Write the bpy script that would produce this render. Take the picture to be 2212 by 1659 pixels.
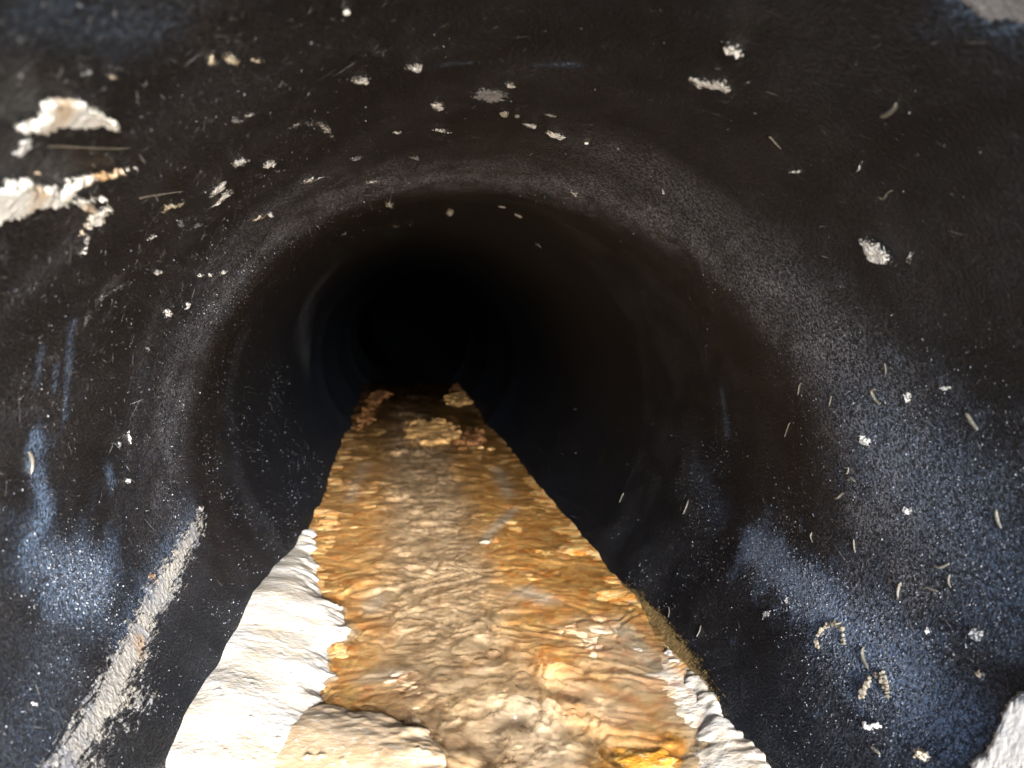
import bpy, math, random
import numpy as np
from mathutils import Matrix, Vector

random.seed(7)
RNG = np.random.default_rng(11)
for o in list(bpy.data.objects):
    bpy.data.objects.remove(o)
scene = bpy.context.scene
COL = scene.collection
R = 0.15                                   # inner radius of the pipe in metres; shapes below are in units of R
SLOPE = math.radians(18.0)                  # the pipe runs downhill away from its mouth
M = Matrix.Rotation(-SLOPE, 4, 'X')        # pipe frame (x right, y along the pipe, z up) -> world

# ------------------------------------------------------------------ camera, sky, sun, exposure
FPX, CX, CY = 1770.0, 1106.0, 829.5        # pinhole model on a 2212 x 1659 picture
YAW, PITCH = math.radians(8.19), math.radians(5.21)
CAM = np.array([-0.25, 0.0, 0.48])
FWD = np.array([math.sin(YAW) * math.cos(PITCH), math.cos(YAW) * math.cos(PITCH), -math.sin(PITCH)])
RGT = np.array([math.cos(YAW), -math.sin(YAW), 0.0])
UPV = np.cross(RGT, FWD)
cd = bpy.data.cameras.new('camera')
cam = bpy.data.objects.new('camera', cd)
COL.objects.link(cam)
rot = Matrix((RGT, UPV, -FWD)).transposed().to_4x4()
cam.matrix_world = M @ (Matrix.Translation(Vector(CAM * R)) @ rot)
cd.lens = 36.0 * FPX / 2212.0
cd.clip_start, cd.clip_end = 0.002, 2000.0
cd.dof.use_dof = True
cd.dof.focus_distance = 2.5 * R
cd.dof.aperture_fstop = 16.0
scene.camera = cam

SUN_UP = math.radians(27.0)                # elevation of the hazy sun straight behind the viewer
SUN_SIDE = math.radians(-4.5)              # it shines a little towards the left wall
SUN_ANGLE = math.radians(20.0)
w = bpy.data.worlds.new('World')
scene.world = w
w.use_nodes = True
wn = w.node_tree
wn.nodes.clear()
sky = wn.nodes.new('ShaderNodeTexSky')
sky.sky_type = 'NISHITA'
sky.sun_disc = False
sky.sun_elevation = SUN_UP
sky.sun_rotation = math.pi + SUN_SIDE
bg = wn.nodes.new('ShaderNodeBackground')
bg.inputs[1].default_value = 0.05
wo = wn.nodes.new('ShaderNodeOutputWorld')
wn.links.new(sky.outputs[0], bg.inputs[0])
wn.links.new(bg.outputs[0], wo.inputs[0])
ld = bpy.data.lights.new('sun', 'SUN')
ld.energy = 1.5
ld.angle = SUN_ANGLE
ld.color = (1.0, 0.975, 0.945)
sun = bpy.data.objects.new('sun', ld)
COL.objects.link(sun)
sdir = Vector((math.sin(SUN_SIDE) * math.cos(SUN_UP), math.cos(SUN_SIDE) * math.cos(SUN_UP), -math.sin(SUN_UP)))
sun.rotation_euler = sdir.to_track_quat('-Z', 'Y').to_euler()
vs = scene.view_settings
vs.view_transform = 'Standard'
vs.look = 'None'
vs.gamma = 1.0
vs.exposure = 4.35
try:
    scene.cycles.max_bounces = 4
    scene.cycles.diffuse_bounces = 3
    scene.cycles.glossy_bounces = 2
    scene.cycles.transmission_bounces = 3
    scene.cycles.transparent_max_bounces = 5
except Exception:
    pass

# ------------------------------------------------------------------ helpers
def hash2(ix, iy, seed):
    h = (ix.astype(np.int64) * 374761393 + iy.astype(np.int64) * 668265263 + seed * 974711) & 0xFFFFFFFF
    h = ((h ^ (h >> 13)) * 1274126177) & 0xFFFFFFFF
    h = h ^ (h >> 16)
    return h

def perlin(x, y, seed=0):
    x = np.asarray(x, float); y = np.asarray(y, float)
    x0 = np.floor(x); y0 = np.floor(y)
    fx, fy = x - x0, y - y0
    u = fx * fx * fx * (fx * (fx * 6 - 15) + 10)
    v = fy * fy * fy * (fy * (fy * 6 - 15) + 10)
    def g(dx, dy):
        a = hash2(x0 + dx, y0 + dy, seed) * (2 * math.pi / 4294967296.0)
        return np.cos(a) * (fx - dx) + np.sin(a) * (fy - dy)
    n = (g(0, 0) * (1 - u) + g(1, 0) * u) * (1 - v) + (g(0, 1) * (1 - u) + g(1, 1) * u) * v
    return n * 1.5

def fbm(x, y, seed=0, octv=4, gain=0.5):
    s = 0.0; a = 1.0
    for k in range(octv):
        s = s + a * perlin(x * 2 ** k + 13.7 * k, y * 2 ** k - 7.3 * k, seed + k)
        a *= gain
    return s

def sstep(a, b, x):
    t = np.clip((x - a) / (b - a), 0, 1)
    return t * t * (3 - 2 * t)

# inner wall of the pipe: radius as a function of angle (90 deg = crown) and depth
TH_K = np.radians([-90, -20, 10, 34, 60, 90, 130, 180, 225, 270])
ZC_K = np.array([2.3, 2.05, 2.1, 2.38, 2.85, 3.2, 3.05, 2.95, 2.9, 2.9])
AMP_K = np.array([0.01, 0.036, 0.062, 0.074, 0.070, 0.064, 0.056, 0.04, 0.012, 0.0])
RINGS = [(5.3, 0.012, 0.5), (8.4, 0.03, 0.35), (10.8, 0.018, 0.3), (13.5, 0.06, 0.35), (17.5, 0.02, 0.3), (22.0, 0.03, 0.4)]

def rad(th, z):
    th = np.asarray(th, float); z = np.asarray(z, float)
    zc = np.interp(th, TH_K, ZC_K)
    am = np.interp(th, TH_K, AMP_K)
    f = sstep(-0.85, 0.0, z - zc) * (1 - sstep(0.0, 0.9, z - zc))
    r = 1 - am * f
    for zr, a, wd in RINGS:
        r = r - a * np.exp(-((z - zr) / wd) ** 2)
    r = r + 0.004 * np.sin(2 * th + 0.6) + 0.003 * perlin(th * 2.0, z * 1.1, 5) + 0.0012 * perlin(th * 7, z * 5, 6)
    return r

def ray(px, py):
    return FWD + RGT * ((px - CX) / FPX) + UPV * ((CY - py) / FPX)

def wall_at(px, py):
    d = ray(px, py)
    rr = 1.0
    for _ in range(12):
        a = d[0] ** 2 + d[2] ** 2
        b = 2 * (CAM[0] * d[0] + CAM[2] * d[2])
        c = CAM[0] ** 2 + CAM[2] ** 2 - rr * rr
        t = (-b + math.sqrt(max(b * b - 4 * a * c, 0))) / (2 * a)
        p = CAM + d * t
        th = math.atan2(p[2], p[0])
        if th < -math.pi / 2:
            th += 2 * math.pi
        rr = float(rad(th, p[1]))
    return th, p[1]

def plane_at(px, py, h):
    d = ray(px, py)
    t = (h - CAM[2]) / d[2]
    p = CAM + d * t
    return p[0], p[1]

def wall_pt(th, z, h=0.0):
    r = rad(th, z) - h
    return np.stack([r * np.cos(th), np.asarray(z, float) + 0 * r, r * np.sin(th)], -1)

def link(o, parent=None):
    COL.objects.link(o)
    if parent is not None:
        o.parent = parent
    return o

def mesh_obj(name, verts, faces, mat, parent=None, origin='auto', smooth=True, attrs=None):
    v = np.asarray(verts, float) * R
    if isinstance(origin, str):
        og = v.mean(0)
    else:
        og = np.asarray(origin, float) * R
    me = bpy.data.meshes.new(name)
    ragged = isinstance(faces, list) and len({len(q) for q in faces}) > 1
    f = np.zeros(1) if ragged else np.asarray(faces)
    if f.ndim == 2 and f.shape[1] in (3, 4):
        k = f.shape[1]
        me.vertices.add(len(v)); me.vertices.foreach_set('co', (v - og).ravel())
        me.loops.add(f.size); me.loops.foreach_set('vertex_index', f.ravel().astype(np.int32))
        me.polygons.add(len(f))
        me.polygons.foreach_set('loop_start', np.arange(0, f.size, k, dtype=np.int32))
        me.polygons.foreach_set('loop_total', np.full(len(f), k, dtype=np.int32))
        me.update(calc_edges=True)
    else:
        me.from_pydata((v - og).tolist(), [], [list(map(int, q)) for q in faces])
    me.polygons.foreach_set('use_smooth', np.full(len(me.polygons), smooth))
    if attrs:
        for an, av in attrs.items():
            at = me.attributes.new(an, 'FLOAT', 'POINT')
            at.data.foreach_set('value', np.asarray(av, np.float32).ravel())
    me.materials.append(mat)
    me.validate()
    o = bpy.data.objects.new(name, me)
    o.location = og
    link(o, parent)
    return o

def tag(o, label=None, cat=None, group=None, kind=None):
    if label: o['label'] = label
    if cat: o['category'] = cat
    if group: o['group'] = group
    if kind: o['kind'] = kind
    return o

def grid_faces(nu, nv):
    i = np.arange(nu - 1)[:, None] * nv + np.arange(nv - 1)[None, :]
    i = i.ravel()
    return np.stack([i, i + nv, i + nv + 1, i + 1], 1)

# ------------------------------------------------------------------ materials
class NT:
    def __init__(s, name):
        s.m = bpy.data.materials.new(name); s.m.use_nodes = True
        s.t = s.m.node_tree; s.t.nodes.clear()
        s.out = s.n('ShaderNodeOutputMaterial')
        s.co = s.n('ShaderNodeTexCoord')
    def n(s, t, **kw):
        x = s.t.nodes.new(t)
        for k, v in kw.items():
            setattr(x, k, v)
        return x
    def l(s, a, b):
        s.t.links.new(a, b)
    def noise(s, scale, detail=4, rough=0.55, vec=None, dist=0.0):
        x = s.n('ShaderNodeTexNoise')
        x.inputs['Scale'].default_value = scale; x.inputs['Detail'].default_value = detail
        x.inputs['Roughness'].default_value = rough; x.inputs['Distortion'].default_value = dist
        s.l(vec if vec is not None else s.co.outputs['Object'], x.inputs['Vector'])
        return x.outputs['Fac']
    def ramp(s, fac, stops):
        x = s.n('ShaderNodeValToRGB')
        e = x.color_ramp.elements
        while len(e) < len(stops): e.new(0.5)
        for q, (p, c) in zip(e, stops):
            q.position = p
            q.color = (c, c, c, 1) if not isinstance(c, (tuple, list)) else (*c, 1)
        s.l(fac, x.inputs[0])
        return x.outputs[0]
    def mix(s, fac, a, b):
        x = s.n('ShaderNodeMix', data_type='RGBA')
        for sock, v in ((x.inputs['Factor'], fac), (x.inputs['A'], a), (x.inputs['B'], b)):
            if isinstance(v, (int, float)): sock.default_value = v
            elif isinstance(v, (tuple, list)): sock.default_value = (*v, 1)
            else: s.l(v, sock)
        return x.outputs['Result']
    def math(s, op, a, b=0.0, clamp=False):
        x = s.n('ShaderNodeMath', operation=op, use_clamp=clamp)
        for i, v in enumerate((a, b)):
            if isinstance(v, (int, float)): x.inputs[i].default_value = v
            else: s.l(v, x.inputs[i])
        return x.outputs[0]
    def attr(s, name):
        x = s.n('ShaderNodeAttribute', attribute_name=name)
        return x.outputs['Fac']
    def bump(s, h, strength, dist):
        x = s.n('ShaderNodeBump')
        x.inputs['Strength'].default_value = strength; x.inputs['Distance'].default_value = dist
        s.l(h, x.inputs['Height'])
        return x.outputs[0]
    def pbr(s, col, rough=0.6, normal=None, spec=0.5, **kw):
        x = s.n('ShaderNodeBsdfPrincipled')
        for sock, v in ((x.inputs['Base Color'], col), (x.inputs['Roughness'], rough)):
            if isinstance(v, (int, float)): sock.default_value = v
            elif isinstance(v, (tuple, list)): sock.default_value = (*v, 1)
            else: s.l(v, sock)
        x.inputs['Specular IOR Level'].default_value = spec
        if normal is not None: s.l(normal, x.inputs['Normal'])
        for k, v in kw.items():
            x.inputs[k].default_value = v
        s.l(x.outputs[0], s.out.inputs[0])
        return x

def mat_pipe():
    t = NT('black_plastic')
    dust_sheen, film = t.attr('dust_sheen'), t.attr('film')
    n1 = t.noise(9 / R, 4, 0.7)
    n2 = t.noise(110 / R, 2, 0.8)
    n3 = t.noise(300 / R, 1, 0.5)
    base = t.mix(n1, (0.0022, 0.0032, 0.0052), (0.0090, 0.0120, 0.0180))
    grain = t.ramp(n2, [(0.44, 0.0), (0.60, 1.0)])
    g3 = t.ramp(n3, [(0.46, 0.0), (0.62, 1.2)])
    gg = t.math('MULTIPLY', grain, t.math('ADD', 0.35, g3))
    dfac = t.math('MULTIPLY', dust_sheen, t.math('ADD', 0.06, gg), True)
    c = t.mix(dfac, base, (0.215, 0.222, 0.255))
    ff = t.math('MULTIPLY', film, t.math('ADD', 0.10, gg), True)
    c = t.mix(ff, c, (0.21, 0.315, 0.49))
    t.pbr(c, 0.38, t.bump(n2, 1.0, 0.0007), 0.26)
    return t.m

def mat_crust(name, c1, c2, c3, sc=10, rough=0.75, grain=40, bs=0.6, orange=False, spec=0.35, cover=False, soft=1.0):
    t = NT(name)
    n1 = t.noise(sc / R, 3, 0.6)
    n2 = t.noise(grain / R, 2, 0.65)
    c = t.mix(t.ramp(n1, [(0.35, 0.0), (0.65, 1.0)]), c1, c2)
    c = t.mix(t.ramp(n2, [(0.55, 0.0), (0.75, 1.0)]), c, c3)
    if orange:
        n4 = t.noise(sc * 0.6 / R, 2, 0.5)
        c = t.mix(t.ramp(n4, [(0.60, 0.0), (0.72, 0.8)]), c, (0.52, 0.27, 0.07))
    p = t.pbr(c, rough, t.bump(n2, bs, 0.0012), spec)
    if cover:      # the deposit thins out to loose grains at its rim
        n5 = t.noise(190 / R, 2, 0.7)
        k = t.math('ADD', t.attr('cov'), t.math('ADD', t.math('MULTIPLY', t.math('SUBTRACT', n5, 0.5), 2.4 * soft), t.math('MULTIPLY', t.math('SUBTRACT', n1, 0.5), 1.3 * soft)))
        k = t.ramp(k, [(0.30, 0.0), (0.30 + 0.35 * soft, 1.0)])
        tr = t.n('ShaderNodeBsdfTransparent'); mx = t.n('ShaderNodeMixShader')
        t.l(k, mx.inputs[0]); t.l(tr.outputs[0], mx.inputs[1]); t.l(p.outputs[0], mx.inputs[2]); t.l(mx.outputs[0], t.out.inputs[0])
    return t.m

MP = mat_pipe()
M_WHITE = mat_crust('white_lime', (0.84, 0.82, 0.79), (0.80, 0.75, 0.68), (0.88, 0.87, 0.86), 6, 0.55, 45, 0.35)
M_CREAM = mat_crust('cream_lime', (0.74, 0.72, 0.69), (0.66, 0.56, 0.43), (0.79, 0.78, 0.77), 4.0, 0.5, 36, 0.4)
M_TAN = mat_crust('tan_lime', (0.66, 0.46, 0.27), (0.76, 0.62, 0.45), (0.82, 0.75, 0.64), 3, 0.45, 40, 0.2)
M_FLAKE = mat_crust('flake_lime', (0.90, 0.88, 0.84), (0.86, 0.80, 0.70), (0.92, 0.91, 0.89), 14, 0.7, 60, orange=True, cover=True, soft=0.4)
M_FLECK = mat_crust('fleck_lime', (0.72, 0.71, 0.70), (0.60, 0.58, 0.56), (0.82, 0.82, 0.82), 20, 0.7, 90, cover=True)
M_GREYF = mat_crust('grey_fleck', (0.30, 0.30, 0.31), (0.20, 0.20, 0.21), (0.45, 0.45, 0.46), 20, 0.7, 90, cover=True)
M_STREAK = mat_crust('streak_lime', (0.44, 0.41, 0.36), (0.20, 0.215, 0.25), (0.58, 0.53, 0.45), 8, 0.7, 55, orange=True, cover=True, soft=1.15)
M_TANF = mat_crust('tan_fleck', (0.60, 0.46, 0.27), (0.66, 0.58, 0.44), (0.72, 0.68, 0.6), 20, 0.6, 70, cover=True)
M_SILT = mat_crust('mustard_silt', (0.34, 0.23, 0.09), (0.22, 0.15, 0.06), (0.46, 0.34, 0.16), 26, 0.6, 70, cover=True, soft=1.7)
M_LARVA = mat_crust('larva_skin', (0.20, 0.18, 0.14), (0.12, 0.115, 0.10), (0.28, 0.27, 0.25), 30, 0.35, 60, 0.2)

M_CASE = mat_crust('sand_case', (0.27, 0.23, 0.17), (0.18, 0.16, 0.13), (0.38, 0.35, 0.30), 30, 0.6, 60, 0.3)
# ------------------------------------------------------------------ the pipe
def uv_of(px):
    return np.array([wall_at(*p) for p in px])

def seg_dist(u, v, pl):
    """distance in wall coordinates (units of R) from points to a polyline"""
    best = np.full(np.shape(u), 1e9)
    if len(pl) == 1:
        return np.hypot(u - pl[0][0], v - pl[0][1])
    for a, b in zip(pl[:-1], pl[1:]):
        d = b - a
        L2 = float(d @ d) + 1e-12
        t = np.clip(((u - a[0]) * d[0] + (v - a[1]) * d[1]) / L2, 0, 1)
        best = np.minimum(best, np.hypot(u - a[0] - t * d[0], v - a[1] - t * d[1]))
    return best

FILMS = [  # bluish lime film on the wall: traced course, half width in R, strength
    ([(75, 960), (85, 1040), (105, 1110), (60, 1180)], 0.03, 1.3),
    ([(60, 1190), (140, 1230), (230, 1230), (200, 1290), (110, 1280)], 0.07, 0.8),
    ([(156, 700), (148, 800), (140, 900)], 0.012, 0.6), ([(122, 790), (118, 840)], 0.010, 0.6), ([(90, 760), (80, 830)], 0.012, 0.4),
    ([(235, 1020), (240, 1035)], 0.025, 0.7),
    ([(1625, 1175), (1720, 1260), (1815, 1350)], 0.065, 1.3),
    ([(1800, 1330), (1900, 1420), (1990, 1510), (2090, 1600)], 0.10, 0.7),
    ([(1900, 960), (2050, 1080), (2180, 1250)], 0.16, 0.3),
    ([(2010, 1530), (2090, 1610)], 0.04, 0.8),
    ([(1560, 850), (1570, 930)], 0.02, 0.35), ([(1500, 1010), (1560, 1120)], 0.06, 0.15),
    ([(1240, 140), (1160, 140)], 0.012, 0.6), ([(1010, 136), (960, 140)], 0.012, 0.35),
    ([(2110, 5), (2200, 20)], 0.045, 1.0),
    ([(60, 30), (200, 50), (330, 60)], 0.05, 0.22),
    ([(120, 1420), (60, 1560), (40, 1640)], 0.12, 0.16),
    ([(260, 1380), (340, 1240), (420, 1110)], 0.05, 0.35),
]
DUST_SHEENS = [  # wall dust; the ring courses also paint in the light caught there
    ([(1330, 340), (1500, 440), (1640, 560), (1760, 700), (1900, 860)], 0.16, 0.55),  # lit band of the near ring, painted paler
    ([(700, 380), (560, 470), (470, 560)], 0.10, 0.4),
    ([(40, 640), (120, 560), (220, 480)], 0.05, 0.3), ([(250, 610), (230, 620)], 0.025, 0.5),
    ([(330, 700), (300, 860), (280, 980)], 0.06, 0.22),
    ([(700, 600), (655, 680), (665, 770)], 0.16, 0.5), ([(765, 690), (770, 760), (800, 800)], 0.12, 0.4),  # sheen on the far rings, put into the colour
]
nth, nz = 560, 620
ths = np.linspace(-math.pi / 2, 1.5 * math.pi, nth)
zs = np.concatenate([np.linspace(-0.35, 0.4, 20), np.linspace(0.42, 4.2, 420), np.geomspace(4.22, 34.0, nz - 440)])
TH, ZZ = np.meshgrid(ths, zs, indexing='ij')
P = wall_pt(TH, ZZ)
P[..., 0] -= 0.012 * np.clip(ZZ - 17, 0, None) ** 2      # bend added far off so the end of the pipe stays dark
film = np.zeros(TH.shape); dust_sheen = np.zeros(TH.shape)
wob = fbm(TH * 9, ZZ * 9, 21, 4)
for pl, wd, st in FILMS:
    d = seg_dist(TH + 0.0, ZZ, uv_of(pl))
    film = np.maximum(film, st * np.exp(-np.clip(d / wd * (1 + 0.5 * wob), 0, 9) ** 2))
for pl, wd, st in DUST_SHEENS:
    d = seg_dist(TH, ZZ, uv_of(pl))
    dust_sheen = np.maximum(dust_sheen, st * np.exp(-np.clip(d / wd * (1 + 0.4 * wob), 0, 9) ** 2))
zc = np.interp(TH, TH_K, ZC_K)
band = np.exp(-((ZZ - zc + 0.22) / 0.24) ** 2) * np.interp(TH, np.radians([-40, 0, 40, 150, 190, 215]), [0, 0.85, 1.0, 0.8, 0.45, 0])  # light on the narrowing wall, strengthened by painting it paler
dust_sheen = np.maximum(dust_sheen, band * np.clip(0.75 + 0.6 * wob, 0, 1.3))
haze_dust = np.clip(0.06 + 0.12 * fbm(TH * 4, ZZ * 3, 33, 5, 0.6), 0, 1)
# fine scuffs and drag marks along the wall, thickest at upper left
sk = perlin(TH * 60 + 8 * fbm(TH * 2, ZZ * 2, 35, 2), ZZ * 5 + TH * 9, 34)
sk2 = perlin(TH * 22 + ZZ * 11, ZZ * 30 - TH * 8, 36)
scuff = np.clip(sk * 1.6 - 0.55, 0, 1) * 0.5 + np.clip(sk2 * 1.6 - 0.7, 0, 1) * 0.5
haze_dust = haze_dust + scuff * (0.25 + 0.75 * np.exp(-((TH - 2.6) / 0.7) ** 2)) * np.clip(0.6 + fbm(TH * 3, ZZ * 3, 37, 2), 0, 1)
dust_sheen = np.maximum(dust_sheen, haze_dust * (ZZ < 4))
pipe = mesh_obj('drain_pipe', P.reshape(-1, 3), grid_faces(nth, nz), MP, origin=(0, 0, 0), attrs={'dust_sheen': dust_sheen, 'film': film})
tag(pipe, 'long black plastic drain pipe seen from inside its mouth', 'pipe')
# the wall has thickness: rim and outer shell at the mouth
tv = []
nr = 96
for k in range(nr):
    a = 2 * math.pi * k / nr
    for rr, y in ((1.0, -0.36), (1.04, -0.39), (1.085, -0.37), (1.085, 36.0)):
        q = rr if rr > 1.01 else float(rad(a if a < 1.5 * math.pi else a - 2 * math.pi, -0.35))
        tv.append((q * math.cos(a), y, q * math.sin(a)))
tf = [(k * 4 + j, ((k + 1) % nr) * 4 + j, ((k + 1) % nr) * 4 + j + 1, k * 4 + j + 1) for k in range(nr) for j in range(3)]
mesh_obj('outer_shell', tv, tf, MP, pipe, origin=(0, 0, 0))
# unseen pale ground added outside the mouth to bounce light into the pipe
gm = mat_crust('bounce_ground', (0.36, 0.34, 0.31), (0.28, 0.26, 0.23), (0.42, 0.41, 0.39), 0.05, 0.9, 3.0)
# ------------------------------------------------------------------ stream bed and water
LW = -0.70                                  # water level
def edge_half(h):
    return math.sqrt(max(1 - h * h, 0))

def caustic_net(x, y):  # raised ridge lines, coloured cream to stand in for water caustics
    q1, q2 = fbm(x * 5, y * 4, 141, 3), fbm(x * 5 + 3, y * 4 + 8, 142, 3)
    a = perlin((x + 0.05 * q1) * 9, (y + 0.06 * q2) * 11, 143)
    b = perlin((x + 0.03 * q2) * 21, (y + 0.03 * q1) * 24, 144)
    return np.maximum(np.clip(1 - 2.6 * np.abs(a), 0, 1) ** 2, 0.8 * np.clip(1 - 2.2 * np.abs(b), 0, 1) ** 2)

def chan(x, y):
    """1 in the open water channel, 0 on the crust that lines it"""
    cx = np.interp(y, [1.2, 2.2, 2.7, 3.3, 5.0, 9.0, 13.0], [0.16, 0.10, -0.02, -0.10, -0.06, -0.05, 0.0]) + 0.04 * fbm(x * 0 + 3.3, y * 1.7, 45, 2)
    hw = np.interp(y, [1.2, 2.2, 3.3, 5.0, 9.0, 13.0], [0.26, 0.22, 0.25, 0.22, 0.2, 0.2]) * (1 + 0.35 * fbm(x * 3, y * 2.2, 46, 3))
    return 1 - sstep(0.45, 1.6, np.abs(x - cx) / hw)

def bed_height(x, y):
    c = chan(x, y)
    q1, q2 = fbm(x * 5, y * 4, 151, 3), fbm(x * 5 + 9, y * 4 - 4, 152, 3)
    wx, wy = x + 0.05 * q1, y + 0.06 * q2
    # scalloped little rims of the crust
    a = perlin(wx * 6, wy * 11 + 2.5 * np.abs(x), 153) + 0.4 * np.clip(1 - 2 * np.abs(perlin(wx * 5, wy * 9, 157)), 0, 1)
    b = perlin(wx * 14 + a, wy * 25 + 5 * np.abs(x), 154)
    crust = LW - 0.007 + 0.010 * fbm(x * 4, y * 3, 41, 3) + (0.0036 * a + 0.0022 * b + 0.0009 * fbm(x * 34, y * 44, 155, 2)) * (1 - 0.85 * sstep(0.45, 0.66, np.abs(x)))
    crust = crust + 0.012 * sstep(0.50, 0.74, np.abs(x)) * np.clip(0.8 + 0.5 * fbm(x * 3, y * 3, 47, 3, 0.5), 0.1, 1.3)
    pool = LW - 0.042 + 0.010 * fbm(x * 5, y * 4, 42, 4) + 0.008 * caustic_net(x, y)
    return pool * c + crust * (1 - c)

def wave(x, y):
    q1, q2 = fbm(x * 4, y * 3.2, 51, 3), fbm(x * 4 + 9, y * 3.2 - 4, 52, 3)
    wx, wy = x + 0.09 * q1, y + 0.09 * q2
    vee = np.abs(wx - 0.10 - 0.04 * np.sin(y * 1.7))
    amt = np.clip(0.8 + 0.9 * fbm(x * 2.2, y * 1.6, 58, 2), 0.3, 1.6)
    a = perlin(wx * 6, wy * 7 + vee * 5, 53)
    b = perlin(wx * 12 + 1.5 * a + 1.5 * q1, wy * 14 + vee * 6, 54)
    c = perlin(wx * 25 + 1.8 * b, wy * 28 + 1.5 * a, 55)
    h = 1.45 * (0.010 * a + 0.0095 * b + 0.0022 * c + 0.0040 * np.clip(1 - 2 * np.abs(b), 0, 1) ** 2) * amt
    mid = chan(x, y)
    h = h * (0.5 + 0.7 * mid) + (1 - mid) * 0.004 * fbm(x * 3, y * 2.5, 59, 3)
    # standing waves nearest the mouth
    big = np.exp(-((x - 0.15) / 0.20) ** 2) * np.exp(-((y - 2.0) / 0.55) ** 2)
    h = h + big * (0.016 * np.sin(wy * 17 + vee * 8 + 2.2 * a) + 0.012 * b + 0.012)
    e = perlin(wx * 30 + 2.5 * b, wy * 34 + 2.5 * a, 56)
    near = sstep(3.6, 2.0, y) * mid
    h = h + near * (0.0016 * np.clip(1 - 2.2 * np.abs(e), 0, 1) ** 2 + 0.002 * c + 0.003 * np.clip(1 - 2.2 * np.abs(c), 0, 1) ** 2)
    return h

NX, NY = 320, 1100
yy = np.geomspace(1.45, 13.0, NY)
xx = np.linspace(-0.76, 0.76, NX)
X, Y = np.meshgrid(xx, yy, indexing='ij')
BH = bed_height(X, Y)
# colour masks of the bed (white lime, orange iron crust, far brown with painted darkening)
def blob(pts, wd):
    q = np.array([plane_at(px, py, LW - 0.03) for px, py in pts])
    return np.exp(-(seg_dist(X, Y, q) / wd * (1 + 0.35 * fbm(X * 8, Y * 8, 61, 3))) ** 2)
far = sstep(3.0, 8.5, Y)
orange = 1.0 * sstep(0.06, 0.30, X + 0.08 * fbm(X * 4, Y * 3, 62, 3)) + 0.8 * sstep(-0.20, -0.42, X)
for pts, wd, st in (([(1090, 1170), (1190, 1250)], 0.10, 0.7), ([(1130, 1250), (1180, 1330)], 0.08, 0.7), ([(1290, 1600), (1440, 1620)], 0.10, 1.0),
                    ([(990, 890), (1000, 960)], 0.08, 0.9), ([(720, 1250), (720, 1190)], 0.09, 0.5)):
    orange = np.maximum(orange, st * blob(pts, wd))
white = np.zeros(X.shape)
for pts, wd, st in (([(1110, 1110), (1060, 1160), (1045, 1180)], 0.035, 0.9), ([(1075, 1020), (1100, 1080)], 0.05, 0.7), ([(1130, 1290), (1180, 1310)], 0.06, 0.9),
                    ([(1340, 1370), (1400, 1440), (1480, 1520)], 0.06, 0.9), ([(1500, 1540), (1600, 1640)], 0.12, 1.0), ([(800, 1330), (820, 1290)], 0.05, 0.8),
                    ([(810, 1480), (840, 1470)], 0.05, 0.8), ([(790, 1010), (770, 1050), (755, 1090)], 0.05, 0.5), ([(930, 930), (900, 935)], 0.08, 0.5),
                    ([(1300, 1380), (1400, 1500)], 0.16, 0.6), ([(1150, 1560), (1220, 1640)], 0.14, 0.6), ([(1240, 1500), (1330, 1560)], 0.10, 0.6)):
    white = np.maximum(white, st * blob(pts, wd))
caustic = caustic_net(X, Y)
far = np.clip(far + 0.7 * sstep(7.5, 12.0, Y + 1.2 * fbm(X * 3, Y * 1.5, 63, 3)), 0, 1.7)  # fade of the far end into darkness, put into the colour
bed_attr = {'caustic': caustic * chan(X, Y) + 0.35 * caustic * (1 - chan(X, Y)), 'orange': np.clip(orange, 0, 1), 'white': np.clip(white, 0, 1), 'far': far}
def mat_bed():
    t = NT('stream_bed_crust')
    n1 = t.noise(8 / R, 3, 0.6); n2 = t.noise(34 / R, 2, 0.6); n3 = t.noise(16 / R, 3, 0.6, dist=0.8)
    brown = t.mix(t.ramp(n3, [(0.40, 0), (0.60, 1)]), (0.33, 0.175, 0.08), (0.86, 0.63, 0.38))
    org = t.mix(t.ramp(n3, [(0.38, 0), (0.62, 1)]), (0.80, 0.27, 0.018), (0.95, 0.64, 0.22))
    c = t.mix(t.attr('orange'), brown, org)
    c = t.mix(t.math('MULTIPLY', t.attr('caustic'), t.ramp(n1, [(0.35, 0.35), (0.6, 1.0)])), c, (0.92, 0.81, 0.60))  # painted caustic lines
    c = t.mix(t.math('MULTIPLY', t.attr('white'), t.ramp(n3, [(0.25, 0.5), (0.6, 1)])), c, (0.86, 0.83, 0.76))
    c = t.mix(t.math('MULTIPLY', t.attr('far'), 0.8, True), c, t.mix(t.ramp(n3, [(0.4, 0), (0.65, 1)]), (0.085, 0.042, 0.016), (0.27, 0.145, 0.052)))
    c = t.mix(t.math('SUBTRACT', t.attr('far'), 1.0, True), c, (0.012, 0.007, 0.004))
    t.pbr(c, 0.28, t.bump(n2, 0.6, 0.0012), 0.5)
    return t.m
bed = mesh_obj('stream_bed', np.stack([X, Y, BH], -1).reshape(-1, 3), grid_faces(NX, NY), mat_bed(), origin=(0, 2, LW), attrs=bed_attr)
tag(bed, kind='structure')

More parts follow.
